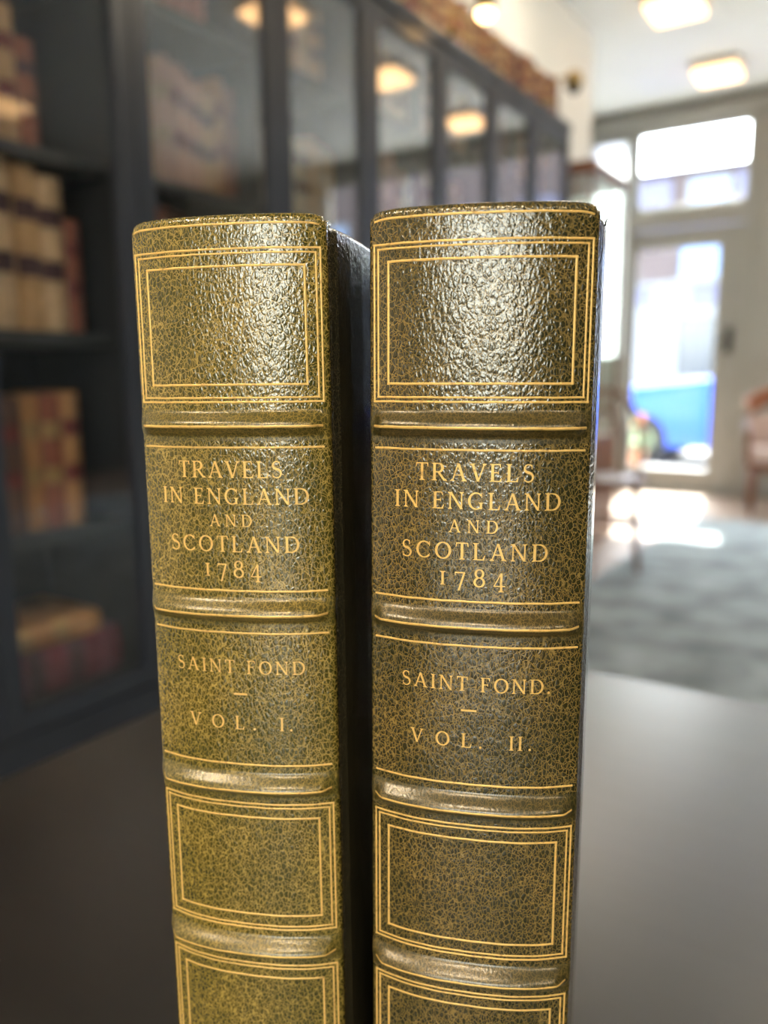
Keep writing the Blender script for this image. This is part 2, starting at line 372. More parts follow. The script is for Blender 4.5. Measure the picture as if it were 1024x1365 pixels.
BC = {'tan': (.42, .27, .13), 'pale tan': (.50, .36, .21), 'golden brown': (.36, .19, .07), 'red-brown': (.22, .075, .040), 'dark brown': (.09, .042, .024),
      'pinkish tan': (.47, .27, .19), 'burgundy': (.12, .028, .036), 'brick red': (.34, .095, .060), 'grey-buff': (.36, .31, .25), 'cream': (.58, .49, .36)}
BM = {k: mat('leather_' + k.replace(' ', '_').replace('-', '_'), v, .5, noise=.22, nscale=9) for k, v in ((k_, tuple(min(.8, c_ * 1.5) for c_ in v_)) for k_, v_ in BC.items())}
LM = {'dark': mat('label_dark', (.085, .04, .045), .5), 'red': mat('label_red', (.20, .04, .03), .5), 'gold': mat('label_gold', (.50, .34, .14), .4, .4)}
def book(x, y, z, th, dep, ht, colour, lab, label, group, flat=False, tilt=0):
    t = tag(empty('leather_book', (x, y, z)), label, 'book', group)
    S = Matrix.Diagonal((dep, th, ht, 1)) if not flat else Matrix.Rotation(R(90), 4, 'X') @ Matrix.Translation((0, th / 2, -ht / 2)) @ Matrix.Diagonal((dep, th, ht, 1))
    for me, m in zip(UB, (BM[colour], M['pages'], LM[lab], LM[lab])):
        o = bpy.data.objects.new(me.name, me); COL.objects.link(o); o.parent = t; o.matrix_local = S
        o.material_slots[0].link = 'OBJECT'; o.material_slots[0].material = m
    if tilt: t.rotation_euler.x = tilt
    return t
NUM = ['first', 'second', 'third', 'fourth', 'fifth', 'sixth', 'seventh', 'eighth', 'ninth', 'tenth', 'eleventh', 'twelfth', 'thirteenth', 'fourteenth']
SHN = ['bottom shelf', 'second shelf up', 'middle shelf', 'fourth shelf up', 'top shelf']
BAY = ['outermost', 'first', 'second', 'third', 'fourth', 'fifth', 'sixth', 'seventh']
def row(bay, sh, specs, y=None):
    y0, y1 = DOORS[bay]; y = (y0 + .03) if y is None else y
    for i, (th, ht, colour, lab) in enumerate(specs):
        if y + th > y1 - .026: break
        book(-1.535 - .09 + random.uniform(-.006, .006), y + th / 2, SHZ[sh], th - .0015, .18, ht, colour, lab,
             '%s leather book, %s from left on %s behind %s glass door' % (colour, NUM[i], SHN[sh], BAY[bay]), 'books on the %s behind the %s glass door' % (SHN[sh], BAY[bay]))
        y += th
# bay behind the first visible door
row(1, 2, [(.040, .33, 'pale tan', 'dark'), (.068, .335, 'pale tan', 'dark'), (.058, .325, 'tan', 'dark'), (.060, .315, 'pale tan', 'dark'), (.040, .235, 'red-brown', 'red'), (.045, .225, 'dark brown', 'dark'), (.03, .23, 'red-brown', 'dark')], .912)
row(1, 1, [(.05, .28, 'dark brown', 'red'), (.045, .285, 'golden brown', 'gold'), (.05, .285, 'red-brown', 'gold'), (.045, .29, 'golden brown', 'red')], .955)
row(1, 3, [(.055, .27, 'brick red', 'red'), (.05, .25, 'pinkish tan', 'gold'), (.045, .26, 'tan', 'red'), (.045, .21, 'red-brown', 'dark')], .905)
row(1, 4, [(.05, .20, 'tan', 'red'), (.045, .21, 'brick red', 'dark'), (.05, .20, 'dark brown', 'red'), (.05, .2, 'tan', 'red')], .91)
book(-1.62, 1.045, SHZ[0], .105, .22, .30, 'burgundy', 'dark', 'thick burgundy book lying flat at the bottom of the leftmost bookcase', 'flat books on the bottom shelf', flat=True)
book(-1.615, 1.015, SHZ[0] + .105, .05, .21, .26, 'golden brown', 'gold', 'thin tan book lying flat on top of the burgundy book', 'flat books on the bottom shelf', flat=True)
cols = list(BC)
def rnd_row(bay, sh, hts, pal, fill=1.0):
    y0, y1 = DOORS[bay]; sp = []; tot = 0
    while tot < (y1 - y0 - .06) * fill and len(sp) < 13:
        th = random.uniform(.030, .05); tot += th
        sp.append((th, random.uniform(*hts), random.choice(pal), random.choice(['dark', 'red', 'gold'])))
    row(bay, sh, sp)
row(2, 4, [(.05, .20, 'tan', 'red'), (.045, .2, 'golden brown', 'dark'), (.05, .21, 'pinkish tan', 'gold'), (.05, .22, 'brick red', 'red'), (.05, .225, 'brick red', 'dark'), (.05, .22, 'brick red', 'red')], 1.29)
rnd_row(2, 3, (.24, .29), ['pinkish tan', 'tan', 'grey-buff', 'golden brown', 'pinkish tan', 'red-brown'])
rnd_row(2, 2, (.26, .31), ['dark brown', 'dark brown', 'red-brown'])
row(3, 4, [(.05, .23, 'dark brown', 'red'), (.05, .225, 'red-brown', 'dark'), (.05, .21, 'golden brown', 'red'), (.055, .215, 'tan', 'gold'), (.05, .20, 'golden brown', 'dark')], 1.80)
rnd_row(3, 3, (.20, .24), ['cream', 'grey-buff', 'pale tan', 'pinkish tan'])
for bay in (4, 5, 6, 7):
    rnd_row(bay, 4, (.18, .23), ['tan', 'golden brown', 'pinkish tan', 'red-brown', 'pale tan'])
    rnd_row(bay, 3, (.22, .28), ['cream', 'grey-buff', 'tan', 'pinkish tan', 'golden brown'])
# small books standing along the top of the far bookcases
y = 2.05; i = 0
seq = ['tan', 'golden brown', 'golden brown', 'tan', 'golden brown', 'tan', 'golden brown', 'golden brown', 'tan', 'red-brown', 'brick red', 'golden brown', 'tan', 'golden brown', 'tan', 'tan', 'golden brown', 'brick red', 'red-brown', 'golden brown',
       'tan', 'golden brown', 'golden brown', 'red-brown', 'golden brown', 'tan', 'golden brown', 'red-brown', 'red-brown', 'dark brown', 'red-brown', 'golden brown', 'red-brown', 'dark brown', 'red-brown', 'golden brown', 'dark brown', 'red-brown', 'red-brown', 'dark brown']
last = {}
while y < 3.77:
    c = seq[i % len(seq)]; th = random.uniform(.036, .05); last[c] = last.get(c, 0) + 1
    o = book(-1.54, y + th / 2, ZT, th - .001, .14, random.uniform(.165, .19), c, random.choice(['dark', 'red', 'gold']),
         'small %s book on top of far bookcases, %s %s one from left' % (c, (NUM + ['fifteenth', 'sixteenth', 'seventeenth', 'eighteenth'])[last[c] - 1], c), 'small books along the top of the far bookcases')
    y += th; i += 1

# ------------------------------------------------------------------ arm lamps on the bookcase cornice
def arm_lamp(y, label, lit, ztop=2.16):
    t = tag(empty('arm_lamp', (-1.41, y, ZT)), label, 'lamp', 'arm lamps on the bookcases')
    MB().lathe([(.022, 0), (.022, .012), (.008, .018)], n=12).build('base', M['brass'], t, smooth=True)
    MB().tube([(0, 0, .012), (0, 0, .075), (.02, 0, .092), (.10, 0, .092)], .0045, 8).build('arm', M['brass'], t, smooth=True)
    hd = MB().lathe([(.012, .03), (.030, .02), (.036, -.012), (.036, -.03)], n=18).build('shade', M['brass'], t, smooth=True)
    hd.location = (.118, 0, .078)
    b = MB().lathe([(.004, -.062), (.022, -.052), (.030, -.038), (.028, -.028), (.02, -.02)], n=18).build('bulb', M['bulb2'] if lit else M['black'], t, smooth=True); b.location = (.118, 0, .078)
    return t
arm_lamp(2.635, 'lit brass arm lamp with glowing bulb on the third bookcase', True)
arm_lamp(3.475, 'unlit dark arm lamp at the far end of the bookcases', False)

# ------------------------------------------------------------------ glass display cabinet beyond the bookcases
t = tag(empty('display_cabinet', (-1.66, 4.60, 0)), 'tall glass display cabinet with reddish wooden top beyond the bookcases', 'cabinet')
hx, hy, zt = .175, .28, 2.07
MB().box(-hx, hx, -hy, hy, 0, .62).build('base', M['mahog'], t, bevel=.006)
MB().box(-hx - .006, hx + .006, -hy - .006, hy + .006, zt - .07, zt).build('top', M['mahog'], t, bevel=.008)
for sx in (-1, 1):
    for sy in (-1, 1): MB().box(sx * hx - (.02 if sx > 0 else 0), sx * hx + (0 if sx > 0 else .02), sy * hy - (.02 if sy > 0 else 0), sy * hy + (0 if sy > 0 else .02), .62, zt - .07).build('post', M['mahog'], t, bevel=.003)
for z in (1.05, 1.45, 1.78): MB().box(-hx + .006, hx - .006, -hy + .006, hy - .006, z - .004, z + .004).build('glass_shelf', M['wglass'], t)
MB().box(hx - .012, hx - .008, -hy + .02, hy - .02, .62, zt - .07).build('glass_pane', M['wglass'], t)
MB().box(-hx + .02, hx - .02, -hy + .008, -hy + .012, .62, zt - .07).build('glass_pane', M['wglass'], t)
MB().box(-hx + .02, hx - .02, hy - .012, hy - .008, .62, zt - .07).build('glass_pane', M['wglass'], t)

# ------------------------------------------------------------------ chairs, rug
def bent(pts, n=24):      # Catmull-Rom through control points
    P = [Vector(p) for p in pts]; P = [P[0] * 2 - P[1]] + P + [P[-1] * 2 - P[-2]]; out = []
    for i in range(1, len(P) - 2):
        for k in range(n):
            s = k / n; a, b, c, d = P[i - 1:i + 3]
            out.append(.5 * ((2 * b) + (c - a) * s + (2 * a - 5 * b + 4 * c - d) * s * s + (3 * b - a - 3 * c + d) * s ** 3))
    return out + [P[-2]]
t = tag(empty('bentwood_chair', (-1.27, 4.0, 0), R(200)), 'curved bentwood chair standing in front of the glass display cabinet', 'chair')
MB().lathe([(.02, .425), (.19, .425), (.205, .437), (.205, .452), (.19, .46), (.02, .455)], n=28).build('seat', M['mahog'], t, smooth=True)
for sx in (-1, 1):
    MB().tube(bent([(sx * .15, .14, .43), (sx * .155, .15, .25), (sx * .17, .18, 0.0)], 8), .014, 8).build('leg', M['mahog'], t, smooth=True)
    MB().tube(bent([(sx * .16, -.13, .44), (sx * .165, -.17, .24), (sx * .19, -.24, 0.0)], 8), .014, 8).build('leg', M['mahog'], t, smooth=True)
MB().tube(bent([(-.17, -.12, .43), (-.185, -.16, .60), (-.16, -.22, .76), (-.08, -.26, .86), (0, -.27, .885), (.08, -.26, .86), (.16, -.22, .76), (.185, -.16, .60), (.17, -.12, .43)], 8), .0145, 8).build('back_hoop', M['mahog'], t, smooth=True)
MB().tube(bent([(-.09, -.14, .45), (-.10, -.17, .60), (-.06, -.22, .74), (0, -.235, .78), (.06, -.22, .74), (.10, -.17, .60), (.09, -.14, .45)], 8), .011, 8).build('inner_hoop', M['mahog'], t, smooth=True)
MB().tube([(.155 * math.cos(a * R(15)), .155 * math.sin(a * R(15)), .24) for a in range(25)], .009, 8, False).build('stretcher_ring', M['mahog'], t, smooth=True)

t = tag(empty('armchair', (-.70, 6.25, 0), R(12)), 'brown leather topped chair by the pier at the right edge', 'chair')
MB().box(-.24, .24, -.22, .24, .36, .46).build('seat_cushion', M['pink'], t, bevel=.03, seg=4)
MB().box(-.25, .25, .20, .27, .44, .68).build('back_panel', M['pink'], t, bevel=.02, seg=3)
MB().tube(bent([(-.25, .22, .74), (-.15, .25, .80), (0, .26, .82), (.15, .25, .80), (.25, .22, .74)], 8), .065, 14).build('top_roll', M['brownleather'], t, smooth=True)
MB().box(-.25, .25, -.23, .25, .30, .36).build('seat_frame', M['mahog'], t, bevel=.006)
for sx in (-1, 1):
    for sy in (-.19, .21): MB().tube([(sx * .21, sy, .31), (sx * .215, sy * 1.05, 0)], [.022, .014], 10).build('leg', M['mahog'], t, smooth=True)
    MB().tube(bent([(sx * .25, -.18, .34), (sx * .26, -.19, .56), (sx * .26, -.05, .62), (sx * .25, .20, .66)], 8), .02, 8).build('arm', M['mahog'], t, smooth=True)

tag(MB().box(-1.20, 2.6, .9, 5.68, .0005, .012).build('rug', M['rug'], bevel=.004), 'large mottled blue-grey rug covering the shop floor', 'rug')

# ------------------------------------------------------------------ table
TZ = .747
t = tag(empty('dark_table', (.36, -.02, 0)), 'dark brown polished wooden table carrying the two green books', 'table')
tx0, tx1, ty0, ty1 = -.39 - .36, 1.15 - .36, -.75 + .02, .548 + .02
MB().box(tx0, tx1, ty0, ty1, TZ - .032, TZ).build('tabletop', M['table'], t, bevel=.004)
MB().box(tx0 + .07, tx1 - .07, ty0 + .07, ty0 + .09, TZ - .12, TZ - .032).box(tx0 + .07, tx1 - .07, ty1 - .09, ty1 - .07, TZ - .12, TZ - .032).box(tx0 + .07, tx0 + .09, ty0 + .09, ty1 - .09, TZ - .12, TZ - .032).box(tx1 - .09, tx1 - .07, ty0 + .09, ty1 - .09, TZ - .12, TZ - .032).build('apron', M['tablelegs'], t)
for x in (tx0 + .06, tx1 - .12):
    for yy in (ty0 + .06, ty1 - .12): MB().box(x, x + .06, yy, yy + .06, 0, TZ - .032).build('leg', M['tablelegs'], t, bevel=.004)

# ------------------------------------------------------------------ the two green volumes
HB = .2392                                     # book height; heights below are measured down from the camera, in mm
ZTOP = (TZ + HB - CAM_Z) * 1000                # about +31.2
BANDS = [-9.2, -47.6, -86.0, -124.4, -162.8]
HALF = 3.1
class Spine:
    def __init__(s, hw, sag):
        s.hw = hw; s.sag = sag; s.ue = hw - .9
        s.pw = 2.5
    def depth(s, u):
        return s.sag * (1 - min(1, abs(u) / s.hw) ** s.pw)
    def bump(s, u, z):
        h = 0
        for b in BANDS:
            dz = z - b; hf = HALF if dz > 0 else HALF - .8; dz = abs(dz)
            if dz < hf:
                q = dz / hf; h = 2.5 * (0.5 + .5 * math.cos(math.pi * q)) ** .85
        a = (abs(u) - (s.ue - 2.2)) / 2.6; a = min(1, max(0, a)); h *= 1 - .85 * (a * a * (3 - 2 * a))
        return h
    def end(s, z):              # head and tail caps roll inwards
        r = 1.7; d = min(ZTOP - z, z - (ZTOP - HB * 1000))
        return 0 if d >= r else r - math.sqrt(max(0, r * r - (r - d) ** 2))
    def pt(s, u, z, off=0):     # millimetres: x right, y into the book, z from the camera height
        y = -(s.depth(u) + s.bump(u, z) + off) + s.end(z)
        q = min(1, max(0, (z - ZTOP + 6.0) / 6.0)); dr = 1.3 * min(1, abs(u) / s.hw) ** 16 * q * q * (3 - 2 * q)
        return Vector((u, y, z - dr))
    def nrm(s, u, z):
        e = .05
        a = s.pt(u + e, z) - s.pt(u - e, z); b = s.pt(u, z + e) - s.pt(u, z - e)
        return a.cross(b).normalized()
    def on(s, u, z, off):
        return s.pt(u, z) + s.nrm(u, z) * off
    def profile(s, nu=60):
        """list of ('main', u) then shoulder points as (u, y_extra)"""
        return [-s.ue + 2 * s.ue * k / nu for k in range(nu + 1)]
def T(v): return (v[0] / 1000, v[1] / 1000, (v[2] - ZTOP) / 1000 + HB)

def spine_grid(s, z0, z1, dz, nu):
    nz = max(2, int(round((z1 - z0) / dz))); mb = MB(); us = s.profile(nu)
    sl = s.sag * s.pw / s.hw * (s.ue / s.hw) ** (s.pw - 1); f0 = math.atan(sl); r = (s.hw - s.ue) / (1 - math.sin(f0))
    w = 0
    for j in range(nz + 1):
        z = z0 + (z1 - z0) * j / nz; rowp = []
        ye = s.pt(s.ue, z).y
        side = []
        for k in range(1, 7):
            f = f0 + (R(90) - f0) * k / 6
            side.append((s.ue + r * (math.sin(f) - math.sin(f0)), ye + r * (math.cos(f0) - math.cos(f))))
        yl = side[-1][1]
        side += [(s.hw - .05, yl + .8), (s.hw - .45, yl + 1.5), (s.hw - .6, yl + 2.1), (s.hw - .2, yl + 2.8), (s.hw - 1.6, yl + 4.5)]
        zs_ = s.pt(s.hw, z).z
        for (uu, yy) in reversed(side): rowp.append((-uu, yy, zs_))
        for u in us: rowp.append(s.pt(u, z))
        for (uu, yy) in side: rowp.append((uu, yy, zs_))
        w = len(rowp); mb.v += [T(p) for p in rowp]
    for j in range(nz):
        for k in range(w - 1): mb.f.append((j * w + k, j * w + k + 1, (j + 1) * w + k + 1, (j + 1) * w + k))
    return mb

# --- roman capitals drawn as strokes (cap height 1)
TK, TN, SF = .150, .075, .085
def quad(a, b, c, d): return [a, b, c, d]
def rect(x0, x1, y0, y1): return [(x0, y0), (x1, y0), (x1, y1), (x0, y1)]
def stroke(pts, ws):
    out = []; L = []; Rr = []
    for i, (x, y) in enumerate(pts):
        a = pts[max(0, i - 1)]; b = pts[min(len(pts) - 1, i + 1)]; dx, dy = b[0] - a[0], b[1] - a[1]; n = math.hypot(dx, dy) or 1
        w = ws[i] / 2; L.append((x - dy / n * w, y + dx / n * w)); Rr.append((x + dy / n * w, y - dx / n * w))
    for i in range(len(pts) - 1): out.append([Rr[i], Rr[i + 1], L[i + 1], L[i]])
    return out
def ring(cx, cy, rx, ry, a0, a1, tk=TK, tn=TN, n=22):
    pts = [(cx + rx * math.cos(R(a0 + (a1 - a0) * k / n)), cy + ry * math.sin(R(a0 + (a1 - a0) * k / n))) for k in range(n + 1)]
    ws = [tn + (tk - tn) * abs(math.cos(R(a0 + (a1 - a0) * k / n))) ** 1.4 for k in range(n + 1)]
    return stroke(pts, ws)
def serif(x, y, w, up):      # foot serif centred on x; up=+1 the stem rises from it
    t = .055 * up
    return [[(x - w, y), (x + w, y), (x + w, y + t * .7), (x - w, y + t * .7)], [(x - w * .75, y + t * .7), (x + w * .75, y + t * .7), (x + w * .42, y + t * 2.0), (x - w * .42, y + t * 2.0)]]
def stem(x, y0=0, y1=1, w=TK, s0=True, s1=True):
    o = [rect(x - w / 2, x + w / 2, y0, y1)]
    if s0: o += serif(x, y0, w / 2 + SF, 1)
    if s1: o += serif(x, y1, w / 2 + SF, -1)
    return o
def diag(x0, y0, x1, y1, w):
    h = w / 2; return [[(x0 - h, y0), (x0 + h, y0), (x1 + h, y1), (x1 - h, y1)]]
def tick(x, y0, y1): return [[(x - .05, y0), (x, y0), (x, y1), (x - .02, y1)]] if abs(y1 - y0) > 0 else []
def G_E(x0=.17, full=True):
    o = stem(x0)
    o += [rect(x0, x0 + .44, .94, 1.0), rect(x0, x0 + .33, .49, .55)] + [[(x0 + .36, .95), (x0 + .44, .95), (x0 + .46, .78), (x0 + .43, .78)], rect(x0 + .30, x0 + .335, .42, .62)]
    if full: o += [rect(x0, x0 + .48, 0, .06), [(x0 + .38, .05), (x0 + .48, .05), (x0 + .52, .25), (x0 + .49, .25)]]
    return o
def s_curve():
    pts = []
    for k in range(15): a = R(35 + (270 - 35) * k / 14); pts.append((.33 + .21 * math.cos(a), .76 + .22 * math.sin(a)))
    q = []
    for k in range(15): a = R(90 - (235) * k / 14); q.append((.33 + .245 * math.cos(a), .27 + .255 * math.sin(a)))
    pts = pts[:-1] + [(.33, .533)] + q[1:]
    n = len(pts); ws = [.07 + .085 * max(0, 1 - abs(i / (n - 1) - .5) / .33) ** 1 for i in range(n)]
    return stroke(pts, ws) + [rect(.49, .525, .72, .98), rect(.09, .125, .03, .30)]
GL = {
    'A': (diag(.13, 0, .46, 1, TN) + diag(.46, 1, .80, 0, TK) + [rect(.24, .68, .31, .37)] + serif(.13, 0, .13, 1) + serif(.80, 0, .15, 1), .95),
    'C': (ring(.50, .5, .40, .47, 42, 318) + [rect(.80, .835, .70, .99)] + [[(.76, .16), (.80, .12), (.84, .27), (.82, .28)]], .90),
    'D': (stem(.17) + [rect(.17, .42, .94, 1), rect(.17, .42, 0, .06)] + ring(.42, .5, .40, .47, -90, 90), .93),
    'E': (G_E(), .74), 'F': (G_E(full=False), .68),
    'G': (ring(.50, .5, .40, .47, 42, 300) + stem(.78, .03, .42, .13, False, True) + [rect(.80, .835, .70, .99)] + stroke([(.68, .08), (.80, .12)], [.07, .06]), 1.0),
    'I': (stem(.20), .40),
    'L': (stem(.17) + [rect(.17, .66, 0, .06), [(.56, .05), (.66, .05), (.70, .28), (.67, .28)]], .74),
    'N': (stem(.14, w=TN) + stem(.80, w=TN, s0=False) + diag(.15, 1, .80, 0, TK) + [rect(.0, .15, .945, 1)], .96),
    'O': (ring(.49, .5, .40, .47, 0, 360, n=32), .98),
    'R': (stem(.17) + [rect(.17, .40, .94, 1), rect(.17, .44, .46, .52)] + ring(.40, .73, .23, .24, -90, 90, n=14) + diag(.40, .48, .76, 0, TK) + serif(.78, 0, .11, 1), .90),
    'S': (s_curve(), .66),
    'T': (stem(.39, s1=False) + [rect(.04, .74, .94, 1)] + [[(.04, .95), (.11, .95), (.055, .75), (.025, .75)], [(.67, .95), (.74, .95), (.755, .75), (.725, .75)]], .78),
    'V': (diag(.14, 1, .47, 0, TK) + diag(.47, 0, .80, 1, TN) + serif(.14, 1, .15, -1) + serif(.80, 1, .13, -1), .93),
    '.': (ring(.10, .075, .045, .045, 0, 360, .09, .09, 12), .22),
    '1': (stem(.22, 0, .80, .13), .46),
    '7': ([rect(.05, .62, .72, .80)] + [rect(.05, .085, .60, .80)] + diag(.585, .76, .27, -.28, .11), .68),
    '8': (ring(.34, .73, .21, .235, 0, 360, .12, .075, 24) + ring(.34, .24, .26, .255, 0, 360, .13, .075, 24), .70),
    '4': ([rect(.03, .68, .02, .085)] + diag(.06, .05, .44, .80, .06) + stem(.455, -.28, .80, .125, True, False), .72),
    ' ': ([], .42),
}
def text_mesh(s, text, u0, u1, zt, zb, slope=0.0):
    cap = zt - zb; adv = [GL[c][1] * cap for c in text]
    # fit the tracking so that the line spans u0..u1
    tr = ((u1 - u0) - sum(adv) + .06 * cap) / max(1, len(text) - 1)
    mb = MB(); u = u0
    for c, a in zip(text, adv):
        for q in GL[c][0]:
            o = len(mb.v)
            for (x, y) in q:
                uu = u + x * cap; mb.v.append(T(s.on(uu, zb + y * cap + slope * uu, .07)))
            mb.f.append(tuple(o + k for k in range(len(q))))
        u += a + tr
    return mb
def place_glyphs(s, items, zt, zb, slope=0.0):
    mb = MB(); cap = zt - zb
    for c, u in items:
        for q in GL[c][0]:
            o = len(mb.v)
            for (x, y) in q: mb.v.append(T(s.on(u + x * cap, zb + y * cap + slope * u, .07)))
            mb.f.append(tuple(o + k for k in range(len(q))))
    return mb
def line_mesh(s, path, w, mb=None, closed=False):
    """a gilt fillet: low domed ribbon along a path of (u, z) corner points"""
    mb = mb or MB(); pts = path + ([path[0]] if closed else [])
    for (a, b) in zip(pts[:-1], pts[1:]):
        L = math.hypot(b[0] - a[0], b[1] - a[1]); n = max(1, int(L / .6)); dx, dz = (b[0] - a[0]) / L, (b[1] - a[1]) / L
        ex = w / 2 if closed else 0; o = len(mb.v)
        for k in range(n + 1):
            q = -ex + (L + 2 * ex) * k / n; u, z = a[0] + dx * q, a[1] + dz * q
            wob = .05 * math.sin(q * .9 + a[0]) * .5
            for side, off in ((-.5, .01), (-.25, .09), (.25, .09), (.5, .01)):
                mb.v.append(T(s.on(max(-s.ue, min(s.ue, u - dz * w * side)), z + dx * w * side + wob * abs(dx), off)))
        for k in range(n):
            for i in range(3):
                mb.f.append((o + k * 4 + i, o + k * 4 + i + 1, o + (k + 1) * 4 + i + 1, o + (k + 1) * 4 + i))
    return mb

def volume(name, label, c, rz, hw, sag, leath, vol, tilt, u_text):
    t = tag(empty(name, (c[0], c[1], TZ), rz), label, 'book', 'pair of green leather volumes')
    t.rotation_euler = (0, tilt, rz)
    s = Spine(hw, sag); zb = ZTOP - HB * 1000
    cuts = [zb]
    for b in reversed(BANDS): cuts += [b - HALF, b + HALF]
    cuts.append(ZTOP)
    for i in range(len(cuts) - 1):
        isb = i % 2 == 1
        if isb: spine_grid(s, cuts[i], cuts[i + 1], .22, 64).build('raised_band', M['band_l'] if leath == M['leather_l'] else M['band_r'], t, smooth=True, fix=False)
        else:
            if i == len(cuts) - 2:      # head panel: finer rows near the rolled cap
                g = spine_grid(s, cuts[i], ZTOP - 2.0, 1.2, 64).build('spine_panel', leath, t, smooth=True, fix=False)
                spine_grid(s, ZTOP - 2.0, ZTOP - .0005, .1, 64).build('head_cap', leath, t, smooth=True, fix=False)
            elif i == 0:
                spine_grid(s, zb + 2.0, cuts[1], 1.2, 64).build('spine_panel', leath, t, smooth=True, fix=False)
                spine_grid(s, zb + .0005, zb + 2.0, .2, 64).build('tail_cap', leath, t, smooth=True, fix=False)
            else: spine_grid(s, cuts[i], cuts[i + 1], 1.2, 64).build('spine_panel', leath, t, smooth=True, fix=False)
    # boards: grained leather over card, standing a little proud of the joint
    D = .150
    for sg in (-1, 1):
        x0, x1 = (hw - 2.2) / 1000, (hw + 2.3) / 1000
        n = 10; mb = MB(); zz0, zz1 = .0012, HB - .0022
        pro = [(x0, .0026), (x1 - .0025, .0026), (x1 - .0014, .0050), (x1 - .0005, .012), (x1, .021), (x1 + .0001, .032), (x1 + .0001, .06), (x1, D - .003), (x1 - .0006, D), (x0, D)]
        k = len(pro)
        for z in (zz0, zz0 + .0006, zz1 - .0006, zz1):
            ins = .0006 if z in (zz0, zz1) else 0
            for (x, yv) in pro: mb.v.append((sg * (x - (ins if x > x0 else 0)), yv, z))
        for j in range(3):
            for q in range(k): mb.f.append((j * k + q, j * k + (q + 1) % k, (j + 1) * k + (q + 1) % k, (j + 1) * k + q))
        mb.f.append(tuple(reversed(range(k)))); mb.f.append(tuple(3 * k + q for q in range(k)))
        mb.build('cover_board', M['board'], t, smooth=False, bevel=.0004)
    MB().box(-(hw - 2.3) / 1000, (hw - 2.3) / 1000, .001, D - .004, .004, HB - .0045).build('page_block', M['pages'], t)
    if hw > 21:      # a torn thread of leather curling off the top corner of the right-hand board
        cx, cy, cz = (hw + 1.2) / 1000, .0062, HB - .0024
        MB().tube([(cx, cy, cz - .0010), (cx + .0001, cy, cz - .0001), (cx + .0004, cy, cz + .0004), (cx + .0009, cy, cz + .0005)], [.00018, .00015, .00011, .00006], 6).build('torn_thread', M['board'], t, smooth=True)
    # gilt fillets
    e = hw - 1.05
    G = M['gilt']
    def ln(z, w=.42): line_mesh(s, [(-e + .1, z), (e - .1, z)], w).build('gilt_line', G, t, smooth=True, fix=False)
    def fr(u, zt_, zb_, w): line_mesh(s, [(-u, zb_), (u, zb_), (u, zt_), (-u, zt_)], w, closed=True).build('gilt_frame', G, t, smooth=True, fix=False)
    ln(29.2)
    for b in BANDS: line_mesh(s, [(-e + .1, b - .15), (e - .1, b - .15)], .55).build('gilt_line', G, t, smooth=True, fix=False)
    for z in (-13.6, -43.1, -52.1, -81.2): ln(z)
    for (zt_, zb_) in ((24.6, -4.6), (-90.1, -119.7), (-128.4, -158.0), (-167.2, -199.0)):
        fr(e, zt_, zb_, .40); fr(e - .85, zt_ - .85, zb_ + .85, .36); fr(e - 2.95, zt_ - 3.2, zb_ + 3.4, .44)
    ln(zb + 3.2)
    # lettering
    def put(mb): mb.build('gilt_lettering', G, t, fix=False)
    for (tx, a, b, zt_, zl) in u_text['lines']: put(text_mesh(s, tx, a, b, zt_, zl, u_text.get('slope', 0)))
    put(MB().add([T(s.on(uu, zz, .07)) for uu, zz in ((u_text['dash'][0], -65.65), (u_text['dash'][1], -65.65), (u_text['dash'][1], -65.2), (u_text['dash'][0], -65.2))], [(0, 1, 2, 3)]))
    put(place_glyphs(s, vol, -70.3, -73.3))
    return t
def room(lat, f): return (lat * math.cos(PSI) - f * math.sin(PSI), lat * math.sin(PSI) + f * math.cos(PSI))
YAW = PSI - R(11)
LINES = [('TRAVELS', -11.7, 10.7, -16.1, -19.5), ('IN ENGLAND', -16.0, 15.8, -21.6, -24.9), ('AND', -5.1, 4.3, -26.95, -29.45), ('SCOTLAND', -14.5, 13.7, -31.4, -34.75), ('1784', -6.9, 5.9, -36.5, -39.95)]
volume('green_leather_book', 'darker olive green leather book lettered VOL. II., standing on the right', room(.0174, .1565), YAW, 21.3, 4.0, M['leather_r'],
       [('V', -12.5), ('O', -7.3), ('L', -2.1), ('.', 1.5), ('I', 7.3), ('I', 9.0), ('.', 11.2)], R(.25),
       dict(lines=LINES + [('SAINT FOND.', -14.4, 15.0, -58.4, -61.4)], dash=(-2.2, .9)))
volume('green_leather_book', 'paler olive green leather book lettered VOL. I., standing on the left', room(-.0293, .1655), YAW, 20.3, 3.8, M['leather_l'],
       [('V', -11.5), ('O', -6.3), ('L', -1.0), ('.', 3.0), ('I', 8.6), ('.', 10.8)], R(-.35),
       dict(lines=[(a, b + .6 if b < -6 else b + .5, c + .1, d - .2, e - .2) for a, b, c, d, e in LINES] + [('SAINT FOND', -14.0, 14.2, -58.0, -60.9)], dash=(-1.0, 2.0)))

